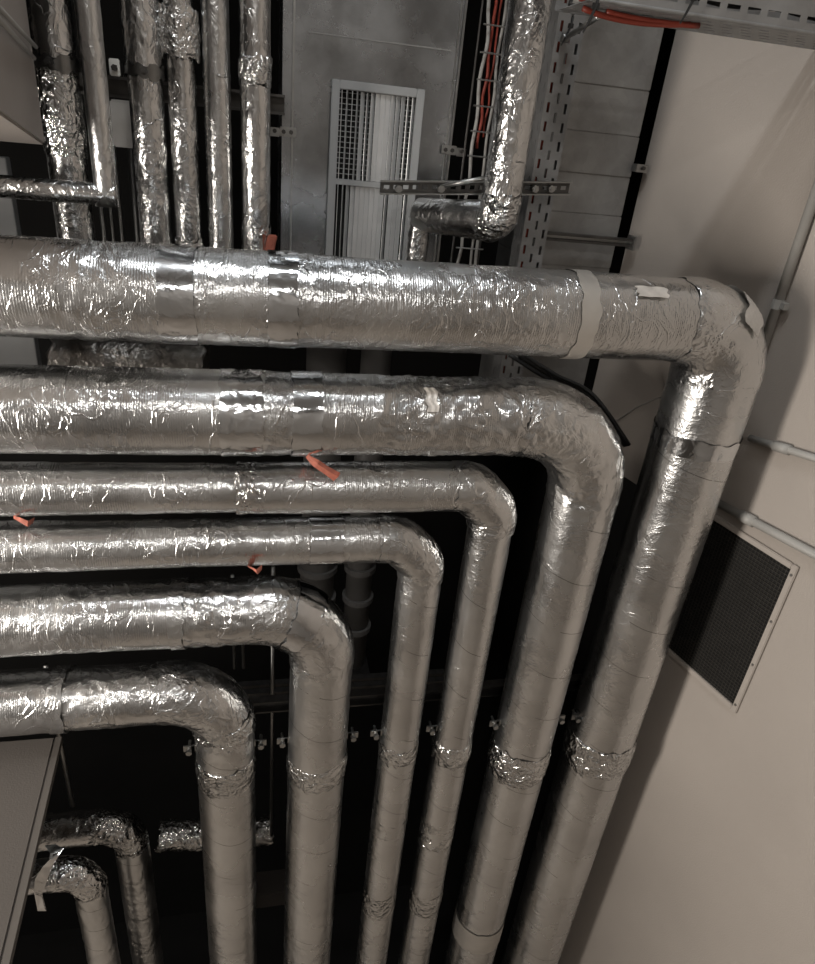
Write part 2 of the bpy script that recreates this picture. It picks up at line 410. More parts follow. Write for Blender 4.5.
# collars and tape on the upright runs, bolts of the clamps inside them
for n, y0, y1, am, bu in ((1, 728, 754, .012, .006), (2, 738, 765, .011, .006), (3, 735, 754, .009, .004), (4, 738, 752, .004, .002), (5, 750, 769, .007, .005), (6, 752, 772, .008, .004)):
    c = band_v(n, y0, y1, 'crush', lift=.001, amp=am, bulge=bu, name='joint_collar', label='crumpled foil joint collar', fray=.03)
    r, z, x = big[n]
    zc = CZ + CL
    for s in (-1, 1):
        if n in (3, 4) and s > 0: continue
        mb = MB(); p = V((x + s * (r + .018), YR - .01, zc))
        mb.tube([p + V((0, -.014, 0)), p + V((0, -.004, 0))], .009, 6); mb.tube([p + V((0, -.004, 0)), p + V((0, .035, 0))], .0045, 10)
        mb.box(p + V((-.016, .004, -.011)), p + V((.016, .009, .011))); mb.box((x + s * (r - .012), YR - .006, zc - .011), (x + s * (r + .012), YR - .001, zc + .011))
        put('clamp_bolt', mb.mesh(), M['steel'], c, 'zinc clamp bolt')
band_v(2, 911, 929, 'matte_tape', amp=.0008, label='pale tape band near the bottom')
band_v(3, 812, 836, 'crush', lift=.0005, amp=.006, name='joint_collar'); band_v(3, 884, 902, 'crush', lift=.001, amp=.005, bulge=.002, name='joint_collar')
band_v(4, 885, 904, 'crush', lift=.0005, amp=.004, bulge=.001, name='joint_collar'); band_v(4, 812, 826, 'foil_elbow', lift=.0006, amp=.004, name='joint_collar')
band_v(1, 428, 444, 'tape', amp=.003, label='bright tape ring under the bend'); band_v(6, 755, 775, 'crush', amp=.006)
# bands round bends
def band_e(n, a0, a1, mname, lift=.004, amp=.002, label=None, name='tape_band', arc=None):
    r, z, x = big[n]; Rb = bend[n]; c = V((x - Rb, YR, z + CZ - Rb))
    k = 14; pts = [c + V((math.sin(a0 + (a1 - a0) * i / k), 0, math.cos(a0 + (a1 - a0) * i / k))) * Rb for i in range(k + 1)]
    return put(name, sweep(pts, r + lift, 112, amp, n * 9, fray=.015), M[mname], PIPES[n], label, smooth=True)
band_e(5, .40, .74, 'tape', lift=.0085, amp=.0015, label='mirror-bright tape band on the bend')
def patch_e(n, a0, a1, b0, b1, mname, lift, label):
    """patch of tape on the outer side of a bend: a along the bend, b around the pipe (0 = outermost, positive = towards the viewer)"""
    r, z, x = big[n]; Rb = bend[n]; c = V((x - Rb, YR, z + CZ - Rb)); vs = []; nu, nv = 14, 16
    for L_ in (0, .0012):
        for j in range(nv):
            for i in range(nu):
                a = a0 + (a1 - a0) * i / (nu - 1) + .03 * math.sin(j * 1.3); b = b0 + (b1 - b0) * j / (nv - 1)
                e = V((math.sin(a), 0, math.cos(a))); rr = r + lift + L_ + .0012 * math.sin(i * 2.3 + j * 1.7)
                vs.append(c + e * Rb + (e * math.cos(b) + V((0, -1, 0)) * math.sin(b)) * rr)
    fs = [(L_ + j * nu + i, L_ + j * nu + i + 1, L_ + (j + 1) * nu + i + 1, L_ + (j + 1) * nu + i) for L_ in (0, nu * nv) for j in range(nv - 1) for i in range(nu - 1)]
    return put('tape_patch', MB().add(vs, fs).mesh(), M[mname], PIPES[n], label, smooth=True)
patch_e(1, .50, .82, -.6, 1.1, 'pale', .0165, 'dull pale tape patch over the bend')
band_e(6, 1.25, 1.5, 'crush', amp=.008, label='torn bright foil under the bend')
# loose scraps stuck on the wrapping
def scrap(n, px0, px1, py0, py1, mname, label):
    r, z, x = big[n]; mb = MB(); rr = r + .0065; vs = []; nu, nv = 8, 6
    def ang(py):
        q = ray((px0 + px1) / 2, py); best = None
        for i in range(400):
            a = -math.pi / 2 + math.pi * i / 400; Y = YR - rr * math.cos(a); Z = z + rr * math.sin(a)
            e = abs(Z / Y - q.z / q.y)
            if best is None or e < best[0]: best = (e, a)
        return best[1]
    a0, a1 = ang(py1), ang(py0); xa, xb = px2x(px0, n) * .95, px2x(px1, n) * .95
    for L_ in (0, .0012):
        for j in range(nv):
            for i in range(nu):
                a = a0 + (a1 - a0) * j / (nv - 1); X = xa + (xb - xa) * i / (nu - 1) + .004 * math.sin(j * 2.1) 
                q = rr + L_ + .0012 * math.sin(i * 1.7 + j)
                vs.append((X, YR - q * math.cos(a), CZ + z + q * math.sin(a)))
    fs = []
    for L_ in (0, nu * nv):
        for j in range(nv - 1):
            for i in range(nu - 1):
                fs.append((L_ + j * nu + i, L_ + j * nu + i + 1, L_ + (j + 1) * nu + i + 1, L_ + (j + 1) * nu + i))
    mb.add(vs, fs); put('foil_scrap', mb.mesh(), M[mname], PIPES[n], label, smooth=True)
scrap(1, 637, 668, 287, 297, 'pale', 'small pale torn scrap of tape')
scrap(2, 425, 436, 388, 412, 'pale', 'pale curled scrap of foil')

# ------------------------------------------------------------------ upper left uprights
YA = 1.92; TOP = CZ + 2.38
def riser(name, label, segs, Y, parts, low=CZ - .56, m='foil_small', amp=.004, seed=0, cat='pipe', group='foil-wrapped risers above the stack'):
    """segs: (xl, xr, y) at one height"""
    X, r = vcol(*segs, Y)
    t = thing(name, label, cat, (X, Y, 0), group)
    zs = []; z = CZ + .55
    pts = [V((X, Y, TOP))]
    while z > low: pts.append(V((X, Y, z))); z -= .005
    pts.append(V((X, Y, low)))
    put('jacket', sweep(pts, r, 72, amp, seed, caps=True), M[m], t, smooth=True)
    return t, X, r
def zy(y, X, Y):                            # height seen at picture row y on the upright through (X, Y)
    px = CX
    for _ in range(25): px += (X - at(px, y, Y).x) * 350
    return at(px, y, Y).z
def sleeve(t, X, Y, y0, y1, r, m, amp=.003, seed=0, name='foil_sleeve', label=None, bulge=0):
    za, zb = zy(y0, X, Y), zy(y1, X, Y); k = max(5, int(abs(za - zb) / .004)); Ls = abs(za - zb)
    pts = [V((X, Y, za + (zb - za) * i / k)) for i in range(k + 1)]
    f = lambda s: r + bulge * math.sin(math.pi * min(1, s / Ls)) ** .5
    return put(name, sweep(pts, f, 72, amp, seed, fray=.02), M[m], t, label, smooth=True)
def clampband(t, X, Y, y0, y1, r, side):
    c = sleeve(t, X, Y, y0, y1, r + .0035, 'band', 0, 0, 'pipe_clamp', 'dark steel pipe clamp')
    zc = (zy(y0, X, Y) + zy(y1, X, Y)) / 2
    mb = MB(); p = V((X + side[0] * r, Y - side[1] * r, zc)); d = V((side[0], -side[1], 0)).normalized()
    mb.tube([p + d * .001, p + d * .014], .009, 6); mb.tube([p + d * .014, p + d * .02], .004, 8); put('clamp_bolt', mb.mesh(), M['dsteel'], c)
    return c, zc
tA, XA, rA = riser('insulated_riser', 'leftmost foil riser with a dark clamp, behind the thin elbowed pipe', (40, 82, 110), YA, 0, seed=61,amp=.003)
sleeve(tA, XA, YA, -20, 52, rA + .003, 'foil_small', .006, 5); clampband(tA, XA, YA, 56, 70, rA + .003, (.0, 1)); sleeve(tA, XA, YA, 70, 155, rA + .003, 'crush', .006, 7)
tC, XC, rC = riser('insulated_riser', 'foil riser with a dark clamp and a white-ended bolt, third upright from the left', (129.5, 165, 110), YA, 0, seed=62,amp=.003)
c, zc = clampband(tC, XC, YA, 65, 78, rC + .004, (.1, 1)); sleeve(tC, XC, YA, -20, 66, rC + .003, 'foil_small', .004, 9)
mb = MB(); mb.box((XC - rC - .032, YA - .03, zc - .016), (XC - rC - .010, YA - .018, zc + .018)); put('clamp_lug', mb.mesh(bevel=.002), M['white'], c, 'white clamp lug')
mb = MB(); mb.tube([(XC - rC - .02, YA - .04, zc), (XC - rC - .02, YA - .02, zc)], .007, 6); put('lug_bolt', mb.mesh(), M['dsteel'], c)
tD, XD, rD = riser('insulated_riser', 'foil riser with a swollen crumpled sleeve at its top', (168.5, 197.5, 110), YA, 0, seed=63,amp=.003)
sleeve(tD, XD, YA, 8, 58, rD + .012, 'crush', .005, 3, 'swollen_sleeve', bulge=.002); sleeve(tD, XD, YA, 238, 262, rD + .004, 'crush', .008, 8)
tE, XE, rE = riser('insulated_riser', 'smooth slim foil riser between the swollen one and the torn-jointed one', (204, 231, 110), YA, 0, seed=64, m='foil_smooth', amp=.0015)
sleeve(tE, XE, YA, 74, 78, rE + .001, 'foil_smooth', .002, 1, 'tape_seam')
tF, XF, rF = riser('insulated_riser', 'foil riser with a torn lumpy joint, next to the steel duct', (240, 270.5, 110), YA, 0, seed=65, amp=.0025)
sleeve(tF, XF, YA, 55, 88, rF + .001, 'crush', .012, 4, 'torn_joint', bulge=.004)
sleeve(tF, XF, YA, 225, 258, rF + .001, 'crush', .012, 14, 'torn_joint')
mb = MB(); p = at(271, 243, YA - .03); mb.obox(p, (.012, 0, 0), (0, .008, 0), (.004, 0, .02)); put('orange_tag', mb.mesh(bevel=.003), M['orange'], tF, 'orange insulation scrap')
# thin elbowed pipe in front of the leftmost riser
YBp = 1.72; Xb, rb = vcol(85.5, 110, 110, YBp)
t = thing('elbowed_pipe', 'thin foil pipe coming down and turning left in a sharp mitred corner', 'pipe', (Xb, YBp, 0))
q = at(60, 191, YBp)
dn = [V((Xb, YBp, TOP))] + [V((Xb, YBp, CZ + .5 - i * .005)) for i in range(int((CZ + .5 - q.z) / .005))] 
put('vertical_run', sweep(dn + [V((Xb, YBp, q.z - rb))], rb, 64, .0015, 71, caps=True), M['foil_smooth'], t, smooth=True)
xe = -1.95
put('horizontal_run', sweep([V((xe, YBp, q.z))] + [V((-.75 + i * .005, YBp, q.z)) for i in range(int((Xb + rb + .75) / .005))] + [V((Xb + rb, YBp, q.z))], rb * .98, 64, .002, 72, caps=True), M['foil_small'], t, smooth=True)

M['shade_foil'] = foil('shaded_foil', col=(.30, .28, .26), facet=1.2, rough=.4, lo=.4)  # foil coloured darker to stand in for shade behind the top pipe
# header pipe behind, in the gap between the two top pipes
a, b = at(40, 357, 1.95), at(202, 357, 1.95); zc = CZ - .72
t = tag(put('header_pipe', sweep([V((a.x + (b.x - a.x) * i / 80, 2.10, zc)) for i in range(81)], .085, 64, .008, 33, caps=True, fray=.03), M['shade_foil'], smooth=True), 'short fat crumpled foil pipe in the gap between the two top pipes', 'pipe')

# ------------------------------------------------------------------ galvanised duct with grille
xl, xr = at(283, 0, YB).x, at(467, 0, YB).x; z0 = at(360, 333, YB).z
t = thing('air_duct', 'large galvanised sheet duct standing behind the pipes, carrying the slatted grille', 'duct', ((xl + xr) / 2, YB, 0))
put('duct_body', MB().box((xl, YB, z0), (xr, YB + .4, TOP)).mesh(), M['galv'], t)
for x0, x1, d in ((xl, xl + .022, .012), (xl + .026, xl + .031, .008), (xr - .006, xr, .010), (xr - .016, xr - .012, .006)):
    put('flange', MB().box((x0, YB - d, z0), (x1, YB - .0005, TOP)).mesh(), M['steel'] if x1 - x0 < .01 else M['galv'], t)
for px, py in ((288, 132), (449, 150)):
    p = at(px, py, YB - .014); sgn = -1 if px < 350 else 1
    mb = MB(); mb.box(p + V((-.022, -.004, -.012)), p + V((.022, .004, .012))); mb.box(p + V((sgn * .022, -.004, -.014)), p + V((sgn * .05, .004, .008)))
    bk = put('bracket', mb.mesh(bevel=.002), M['steel'], t, 'zinc bracket')
    for k in (-.012, .008, sgn * .036):
        mb = MB(); mb.tube([p + V((k, -.010, 0)), p + V((k, -.004, 0))], .006, 6); put('bolt', mb.mesh(), M['dsteel'], bk)
mb = MB()
for py in (19, 25):
    pass
put('seam', MB().box((xl + .06, YB - .003, CZ + .178), (xr - .02, YB - .0005, CZ + .181)).mesh(), M['galv_dull'], t)

g0, g1 = at(333, 79, YB), at(424, 88, YB); gz1 = g0.z; gx0, gx1 = g0.x - .004, g1.x; gz0 = z0 + .01; yf = YB - .022
t = thing('air_grille', 'tall grey ventilation grille with upright slats set in the steel duct', 'grille', ((gx0 + gx1) / 2, YB - .01, 0))
fw = .022; mb = MB()
for a, b in (((gx0, gz0), (gx0 + fw, gz1)), ((gx1 - fw, gz0), (gx1, gz1)), ((gx0 + fw, gz1 - fw), (gx1 - fw, gz1)), ((gx0 + fw, gz0), (gx1 - fw, gz0 + fw))):
    mb.box((a[0], yf, a[1]), (b[0], YB - .001, b[1]))
put('frame', mb.mesh(bevel=.002), M['lgrey'], t)
zm = at(360, 183, YB).z
put('mullion', MB().box((gx0 + fw, yf + .002, zm - .007), (gx1 - fw, YB - .002, zm + .007)).mesh(), M['lgrey'], t)
put('shade_sheet', MB().box((gx0 + fw, YB - .0015, gz0 + fw), (gx1 - fw, YB - .0006, gz1 - fw)).mesh(), M['dark'], t, 'black sheet standing in for the shaded opening behind the slats')  # black sheet painted as the shade inside the grille
mb = MB(); z = zm + .02
while z < gz1 - fw:
    mb.box((gx0 + fw, YB - .0055, z), (gx1 - fw, YB - .0035, z + .0018)); z += .0135
put('cross_bars', mb.mesh(), M['grey'], t)
ns = 15; wd = gx1 - gx0 - 2 * fw; ang = [1.4, 1.25, 1.4, 1.2, .7, 1.1, .7, .35, .25, .3, .5, .6, .7, 1.1, 1.0]
rn = random.Random(2)
for half, (za, zb) in enumerate(((zm + .008, gz1 - fw - .001), (gz0 + fw + .001, zm - .008))):
    for i in range(ns):
        x = gx0 + fw + wd * (i + .5) / ns; aa = ang[i] if half == 0 else [1.45, 1.3, .8, .45, .3, .25, .35, .3, .3, .35, .9, .35, .4, .45, 1.0][i]
        w = .0075; c = V((x, YB - .0135, (za + zb) / 2))
        ax = V((math.cos(aa), math.sin(aa), 0))
        mb = MB(); mb.obox(c, ax * w, V((-ax.y, ax.x, 0)) * .0007, (0, 0, (zb - za) / 2))
        put('slat', mb.mesh(), M['slat'], t)

# ------------------------------------------------------------------ right-hand back panel duct
px0, px1 = at(552, 150, YB + .05).x, at(640, 210, YB).x - .046
t = thing('panelled_duct', 'dull grey sheet-metal duct in stacked sections behind the upright cable tray', 'duct', ((px0 + px1) / 2, YB + .02, 0))
ys = [-80, 85, 133, 175, 215, 268, 330, 430]
for i in range(len(ys) - 1):
    za, zb = at(600, ys[i], YB + .02).z, at(600, ys[i + 1], YB + .02).z
    if i == 0: za = TOP
    put('panel_section', MB().box((px0, YB + .02 + .002 * (i % 2), zb + .0004), (px1, YB + .42, za - .0004)).mesh(bevel=.002), M['galv_dull'], t)
p = at(641, 168, YB); mb = MB(); mb.box(p + V((-.022, -.012, -.012)), p + V((.018, .018, .010))); bk = put('bracket', mb.mesh(bevel=.002), M['steel'], t, 'small zinc bracket')
mb = MB(); mb.tube([p + V((0, -.02, 0)), p + V((0, -.012, 0))], .006, 6); put('bolt', mb.mesh(), M['dsteel'], bk)
# double wall rail across it
p, q = at(536, 232, YB - .03), at(632, 240, YB - .03)
t = thing('support_rail', 'narrow slotted steel rail across the sectioned grey duct', 'rail', (p + q) / 2)
for dz in (0, -.017):
    put('rail_bar', MB().obox((p + q) / 2 + V((0, 0, dz)), (q - p) / 2, (0, .012, 0), (0, 0, .0035)).mesh(), M['dsteel'], t)
put('rail_web', MB().obox((p + q) / 2 + V((0, .009, -.0085)), (q - p) / 2, (0, .002, 0), (0, 0, .006)).mesh(), M['steel'], t)
put('end_plate', MB().box(q + V((-.002, -.02, -.03)), q + V((.004, .03, .012))).mesh(), M['steel'], t)

# ------------------------------------------------------------------ perforated trays
def perf(mb, o, U, W, width, length, cols, pitch, sl, sw, th):
    """perforated plate: o corner, U across (unit), W along (unit), real slots in staggered columns"""
    o, U, W = V(o), V(U), V(W); Nn = U.cross(W).normalized() * (th / 2)
    def bx(u0, u1, w0, w1):
        if w1 - w0 > 1e-5 and u1 - u0 > 1e-5: mb.obox(o + U * (u0 + u1) / 2 + W * (w0 + w1) / 2, U * (u1 - u0) / 2, W * (w1 - w0) / 2, Nn)
    cw = width / cols
    for c in range(cols):
        u = c * cw; a, b = u + (cw - sw) / 2, u + (cw + sw) / 2
        bx(u, a, 0, length); bx(b, u + cw, 0, length)
        w = -(pitch / 2 if c % 2 else 0) + .01; prev = 0
        while w < length:
            s, e = max(0, w), min(length, w + sl)
            if e > 0: bx(a, b, prev, s); prev = max(prev, e)
            w += pitch
        bx(a, b, prev, length)
# upright tray
xa, xb = .752, .826; YT = 2.0
t = thing('cable_tray', 'upright slotted cable tray with red cable showing through, beside the offset pipe', 'cable tray', ((xa + xb) / 2, YT, 0))
zb_, zt_ = CZ - .92, CZ + .60
mb = MB(); perf(mb, (xa, YT, zb_), (1, 0, 0), (0, 0, 1), xb - xa, zt_ - zb_, 3, .046, .024, .0075, .0016); put('tray_base', mb.mesh(), M['tray'], t)
mb = MB(); perf(mb, (xa, YT, zb_), (0, 1, 0), (0, 0, 1), .075, zt_ - zb_, 2, .046, .024, .008, .0016); put('side_flange', mb.mesh(), M['tray'], t)
mb = MB(); perf(mb, (xb, YT, zb_), (0, 1, 0), (0, 0, 1), .06, zt_ - zb_, 2, .046, .024, .008, .0016); put('side_flange', mb.mesh(), M['tray'], t)
for k, (dx, mm, a) in enumerate(((.018, 'red', .002), (.056, 'red', .002), (.037, 'gcable', .002))):
    mb = MB(); mb.tube([(xa + dx + a * math.sin(i * .9 + k), YT + .022, zt_ - (zt_ - zb_) * i / 40) for i in range(41)], .0065, 8)
    tag(put('cable', mb.mesh(), M[mm], smooth=True), ['red cable behind the left slots of the upright tray', 'red cable behind the right slots of the upright tray', 'grey cable behind the middle slots of the upright tray'][k], 'cable', 'cables inside the upright tray')
# level tray, top right
zT = CZ + .238; Yn, Yf = 1.50, 1.69
x0t = at(554, 14, Yf).x; xwall = lambda Y: WP.x + WD.x / WD.y * (Y - WP.y)
t = thing('cable_tray', 'level slotted cable tray crossing the top right corner overhead', 'cable tray', (x0t, Yn, zT))
mb = MB(); perf(mb, (x0t, Yn, zT), (0, 1, 0), (1, 0, 0), Yf - Yn, xwall(Yf) - .01 - x0t, 6, .046, .026, .008, .0016); put('tray_base', mb.mesh(), M['tray'], t)
mb = MB(); perf(mb, (x0t, Yn, zT), (0, 0, 1), (1, 0, 0), .085, xwall(Yn) - .01 - x0t, 2, .046, .030, .011, .0016); put('side_flange', mb.mesh(), M['tray'], t)
mb = MB(); perf(mb, (x0t, Yf, zT), (0, 0, 1), (1, 0, 0), .085, xwall(Yf) - .01 - x0t, 2, .046, .030, .011, .0016); put('side_flange', mb.mesh(), M['tray'], t)
mb = MB(); mb.tube([(x0t, Yn, zT), (xwall(Yn) - .01, Yn, zT)], .0035, 10); put('folded_edge', mb.mesh(), M['tray'], t)
for k in range(7):
    yy = Yn + (.05 + k * .03 if k < 4 else .02); zz_ = 0 if k < 4 else .022 + .024 * (k - 4); mb = MB(); mb.tube([(x0t + .01 + (xwall(yy) - .05 - x0t) * i / 24, yy + .006 * math.sin(i + k), zT + .012 + zz_ + .003 * math.sin(i * .7 + k)) for i in range(25)], .008, 8)
    tag(put('cable', mb.mesh(), M[['black', 'red', 'gcable', 'black', 'black', 'red', 'black'][k]], smooth=True), ['black cable lying on the bed of the level tray, towards the front', 'red cable lying in the level tray', 'grey cable lying in the level tray', 'black cable lying at the back of the level tray', 'black cable behind the slots of the front lip of the level tray, lowest of three', 'red cable behind the slots of the front lip of the level tray', 'black cable behind the slots of the front lip of the level tray, topmost of three'][k], 'cable', 'cables in the level tray')
# red cables hanging under the tray
for k, (c0, c1, c2, lab) in enumerate((((582, 13), (625, 27), (690, 24), 'red cable sagging lowest under the level tray'), ((606, 14), (650, 23), (700, 22), 'shorter red cable tucked up under the level tray'))):
    P0, P1, P2 = [at(*c, 1.57) for i, c in enumerate((c0, c1, c2))]
    P0.z = P2.z = zT - .006; P1.z = min(P1.z, zT - .012)
    mb = MB(); mb.tube([P0 * (1 - s) ** 2 + P1 * 2 * s * (1 - s) + P2 * s * s for s in [i / 14 for i in range(15)]], .0055, 8)
    tag(put('cable', mb.mesh(), M['red'], smooth=True), lab, 'cable', 'red cables under the level tray')
# bracket arm and zip ties
p, q = at(566, 38, 1.985), at(597, 22, 1.66); q.z = zT - .004
mb = MB(); mb.tube([p, q], .006, 10); mb.tube([p + V((.004, 0, 0)), p + V((-.012, 0, 0))], .010, 8)
tag(put('bracket_rod', mb.mesh(), M['steel'], smooth=True), 'short steel rod bracing the level tray to the upright tray', 'rod')
for k, (px, py, lab) in enumerate(((568, 30, 'black cable tie dangling at the corner of the two trays'), (592, 12, 'black cable tie round the end of the level tray'), (690, 3, 'black cable tie sticking up mid-length of the level tray'))):
    p = at(px, py, 1.48 if k else 1.97); mb = MB()
    mb.tube([p + V((.008, 0, .03)), p + V((.004, -.006, .01)), p + V((-.004, -.004, -.015)), p + V((-.012, -.002, -.035))], [.003, .003, .0025, .0015], 6); mb.box(p + V((-.002, -.008, .004)), p + V((.010, .0, .014)))
    tag(put('cable_tie', mb.mesh(), M['black']), lab, 'cable tie', 'black cable ties on the trays')

# ------------------------------------------------------------------ offset pipe
YG = 1.85; Xg, rg = vcol(493.5, 535, 110, YG)
c0 = at(503, 222, YG); zg = c0.z
t = thing('offset_pipe', 'bright foil pipe with two corners, dropping in front of the trays and jogging left', 'pipe', (Xg, YG, 0))
E1 = V((Xg, YG, zg)); E2 = at(419, 222, 2.05); E2.z = (zg + E2.z) / 2
dn = [V((Xg, YG, TOP))] + [V((Xg, YG, CZ + .5 - i * .005)) for i in range(int((CZ + .5 - zg) / .005) + 1)]
put('vertical_run', sweep(dn, rg, 80, .002, 81), M['foil_small'], t, smooth=True)
r2 = .033
pp, mk = path([(V((Xg, YG, zg + .07)), 0), (E1, .03), (E1 + (E2 - E1) * .25, 0)], .005)
put('elbow', sweep(pp, lambda s: rg + .003 - .010 * max(0, s - .08) / .1, 80, .007, 82, fray=.02), M['crush'], t, smooth=True)
k = 70; put('cross_run', sweep([E1 + (E2 - E1) * (.08 + .92 * i / k) for i in range(k + 1)], lambda s: rg + .001 - .010 * s / .35, 80, .0015, 83, caps=True, up=(0, 0, 1)), M['foil_smooth'], t, smooth=True)
put('lower_drop', sweep([E2 + V((0, .0, -.01 - i * .006)) for i in range(60)], r2, 64, .006, 84, caps=True), M['foil_small'], t, smooth=True)
# strut channel behind it
p, q = at(380, 187, 1.965), at(569, 188, 1.95)
t = thing('strut_channel', 'slotted steel strut channel passing behind the offset pipe in front of the grille', 'rail', (p + q) / 2)
ax = (q - p).normalized(); L_ = (q - p).length; up = V((0, 0, 1)); bk = ax.cross(up)
mb = MB(); perf(mb, p + up * -.014 , up, ax, .028, L_, 1, .026, .015, .010, .002); put('channel_web', mb.mesh(), M['dsteel'], t)
for s in (-1, 1): put('channel_lip', MB().obox((p + q) / 2 + up * (.0155 * s) - bk * 0 + V((0, -.008, 0)), ax * L_ / 2, V((0, .010, 0)), up * .0018).mesh(), M['steel'], t)
for px in (397, 439, 532, 548):
    c = at(px, 188, 1.955); mb = MB(); mb.tube([c + V((0, -.03, 0)), c + V((0, -.012, 0))], .010, 6); mb.tube([c + V((0, -.034, 0)), c + V((0, .01, 0))], .005, 8); put('bolt', mb.mesh(), M['steel'], t, 'hex bolt')
mb = MB(); mb.tube([at(439, 187, 1.94), at(484, 178, 1.88)], .0055, 10); tag(put('tie_rod', mb.mesh(), M['steel'], smooth=True), 'thin steel rod running from the strut channel to the offset pipe', 'rod')

# upright cable bundle on a narrow ladder
xc = at(489, 100, 2.08).x
for k, (dx, mm, rr, lab) in enumerate(((-.030, 'gcable', .005, 'leftmost wavy grey cable of the upright bundle left of the offset pipe'), (-.016, 'red', .0042, 'red cable of the upright bundle left of the offset pipe'), (-.002, 'red', .0028, 'thin red cable tucked against the offset pipe'), (.010, 'gcable', .004, 'thin grey cable right beside the red one'), (.024, 'gcable', .005, 'rightmost grey cable of the upright bundle'))):
    mb = MB(); zend = [CZ - .62, CZ - .05, CZ - .02, CZ - .6, CZ - .61][k]
    mb.tube([(xc + dx + (.004 if k == 0 else .0015) * math.sin(i * 1.1 + k * .5), 2.08 + .006 * math.sin(i * .8 + k), CZ + .6 + (zend - CZ - .6) * i / 40) for i in range(41)], rr, 8)
    tag(put('cable', mb.mesh(), M[mm], smooth=True), lab, 'cable', 'upright cable bundle')
t = thing('cable_ladder', 'narrow wire ladder holding the upright cable bundle', 'cable ladder', (xc, 2.1, 0))
for s in (-.046, .038): put('ladder_rail', MB().tube([(xc + s, 2.1, CZ - .63), (xc + s, 2.1, CZ + .6)], .003, 6).mesh(), M['dsteel'], t)
for i in range(19):
    zr = CZ + .55 - i * .062; put('rung', MB().tube([(xc - .046, 2.064, zr), (xc + .038, 2.064, zr)], .0022, 6).mesh(), M['steel'], t)

# black cables beside the bend of the second pipe
for k in range(5):
    a, b, c, d = [at(*q_) + V((.005 * k * (-1) ** k, .013 * k, -.007 * k)) for q_ in ((520, 352, 1.78), (556, 375, 1.74), (594, 396, 1.70), (634, 452, 1.66))]
    pts = []
    P = [a - (b - a), a, b, c, d, d + (d - c)]
    for i in range(1, 4):
        for s in [j / 8 for j in range(8)]:
            p0, p1, p2, p3 = P[i - 1], P[i], P[i + 1], P[i + 2]
            pts.append(.5 * ((2 * p1) + (p2 - p0) * s + (2 * p0 - 5 * p1 + 4 * p2 - p3) * s * s + (3 * p1 - p0 - 3 * p2 + p3) * s ** 3))
    mb = MB(); mb.tube(pts, .006, 8)
    tag(put('cable', mb.mesh(), M['black'], smooth=True), 'black cable in the drooping bundle above the bend of the second pipe', 'cable', 'drooping black cables')
mb = MB(); mb.tube([onwall(612, 424, .02), onwall(635, 408, .014), onwall(655, 399, .008), onwall(668, 396, .006)], .0022, 6)
tag(put('wire', mb.mesh(), M['gcable'], smooth=True), 'thin loose wire on the wall inside the top pipe bend', 'wire')

# ------------------------------------------------------------------ things on the right wall
rC_ = .0125
p, q = onwall(815, 186, .016), onwall(764, 352, .016); pz = V((p.x, p.y, CZ + 1.95)) 
zlo = onwall(751, 430, .016)
t = thing('conduit', 'upright grey conduit on the taupe wall above the top pipe bend', 'conduit', q)
m_ = (p + q) / 2; X0, Y0 = m_.x, m_.y
put('tube', MB().tube([(X0, Y0, TOP), (X0, Y0, zlo.z)], rC_, 16).mesh(), M['conduit'], t, smooth=True)
c = onwall(784, 306, .016); put('saddle_clip', MB().tube([(X0, Y0, c.z - .012), (X0, Y0, c.z + .012)], rC_ + .003, 16).add([], []).box((X0 - .004, Y0 - .03, c.z - .008), (X0 + .012, Y0 + .006, c.z + .008)).mesh(), M['conduit'], t)
for k, (a, b, rr, lab) in enumerate((((750, 438), (840, 466), .010, 'upper level conduit leaving the top pipe bend along the taupe wall'), ((718, 503), (850, 573), .0125, 'lower level conduit above the mesh vent on the taupe wall'))):
    p, q = onwall(*a, .014), onwall(*b, .014); d = (q - p).normalized()
    t = thing('conduit', lab, 'conduit', p, 'level conduits on the taupe wall')
    put('tube', MB().tube([p, p + (q - p) * .5, q + (q - p) * .3], rr, 16).mesh(), M['conduit'], t, smooth=True)
    s = p + (q - p) * (.30 if k == 0 else .2); put('coupling', MB().tube([s, s + d * .045], rr + .004, 16).mesh(), M['conduit'], t, smooth=True)
# vent
c4 = [onwall(*c) for c in ((733, 525), (800, 566), (738, 714), (671, 654))]
sw = lambda p: (p - WP).dot(WD)
s_r = (sw(c4[1]) + sw(c4[2])) / 2; s_l = s_r + .30
s_l = sw(c4[3]) + .14
zt_, zb_ = (c4[0].z + c4[1].z) / 2, (c4[2].z + c4[3].z) / 2
print('vent', s_r, s_l, zt_ - CZ, zb_ - CZ, [(round(sw(c), 3), round(c.z - CZ, 3)) for c in c4])
t = thing('wall_vent', 'square black mesh vent with a thin painted frame, low on the taupe wall', 'vent', wpt((s_r + s_l) / 2, (zt_ + zb_) / 2))
fw = .018
mb = MB()
def wbox(mb, s0, s1, z0, z1, o0, o1):
    a = wpt(s0, z0); b = wpt(s1, z1); c = (a + b) / 2 + WN * (o0 + o1) / 2
    mb.obox(c, WD * (s1 - s0) / 2, V((0, 0, (z1 - z0) / 2)), WN * (o1 - o0) / 2)
for a in ((s_r, s_r + fw, zb_, zt_), (s_l - fw, s_l, zb_, zt_), (s_r + fw, s_l - fw, zt_ - fw, zt_), (s_r + fw, s_l - fw, zb_, zb_ + fw)): wbox(mb, *a, .0005, .010)
put('frame', mb.mesh(bevel=.002), M['wall'], t)
mb = MB(); wbox(mb, s_r + fw, s_l - fw, zb_ + fw, zt_ - fw, .0005, .0012); put('shade_sheet', mb.mesh(), M['dark'], t, 'black sheet standing in for the shaded opening behind the mesh')  # flat black sheet gives the shade inside the vent
mb = MB(); nS, nZ = 34, 44
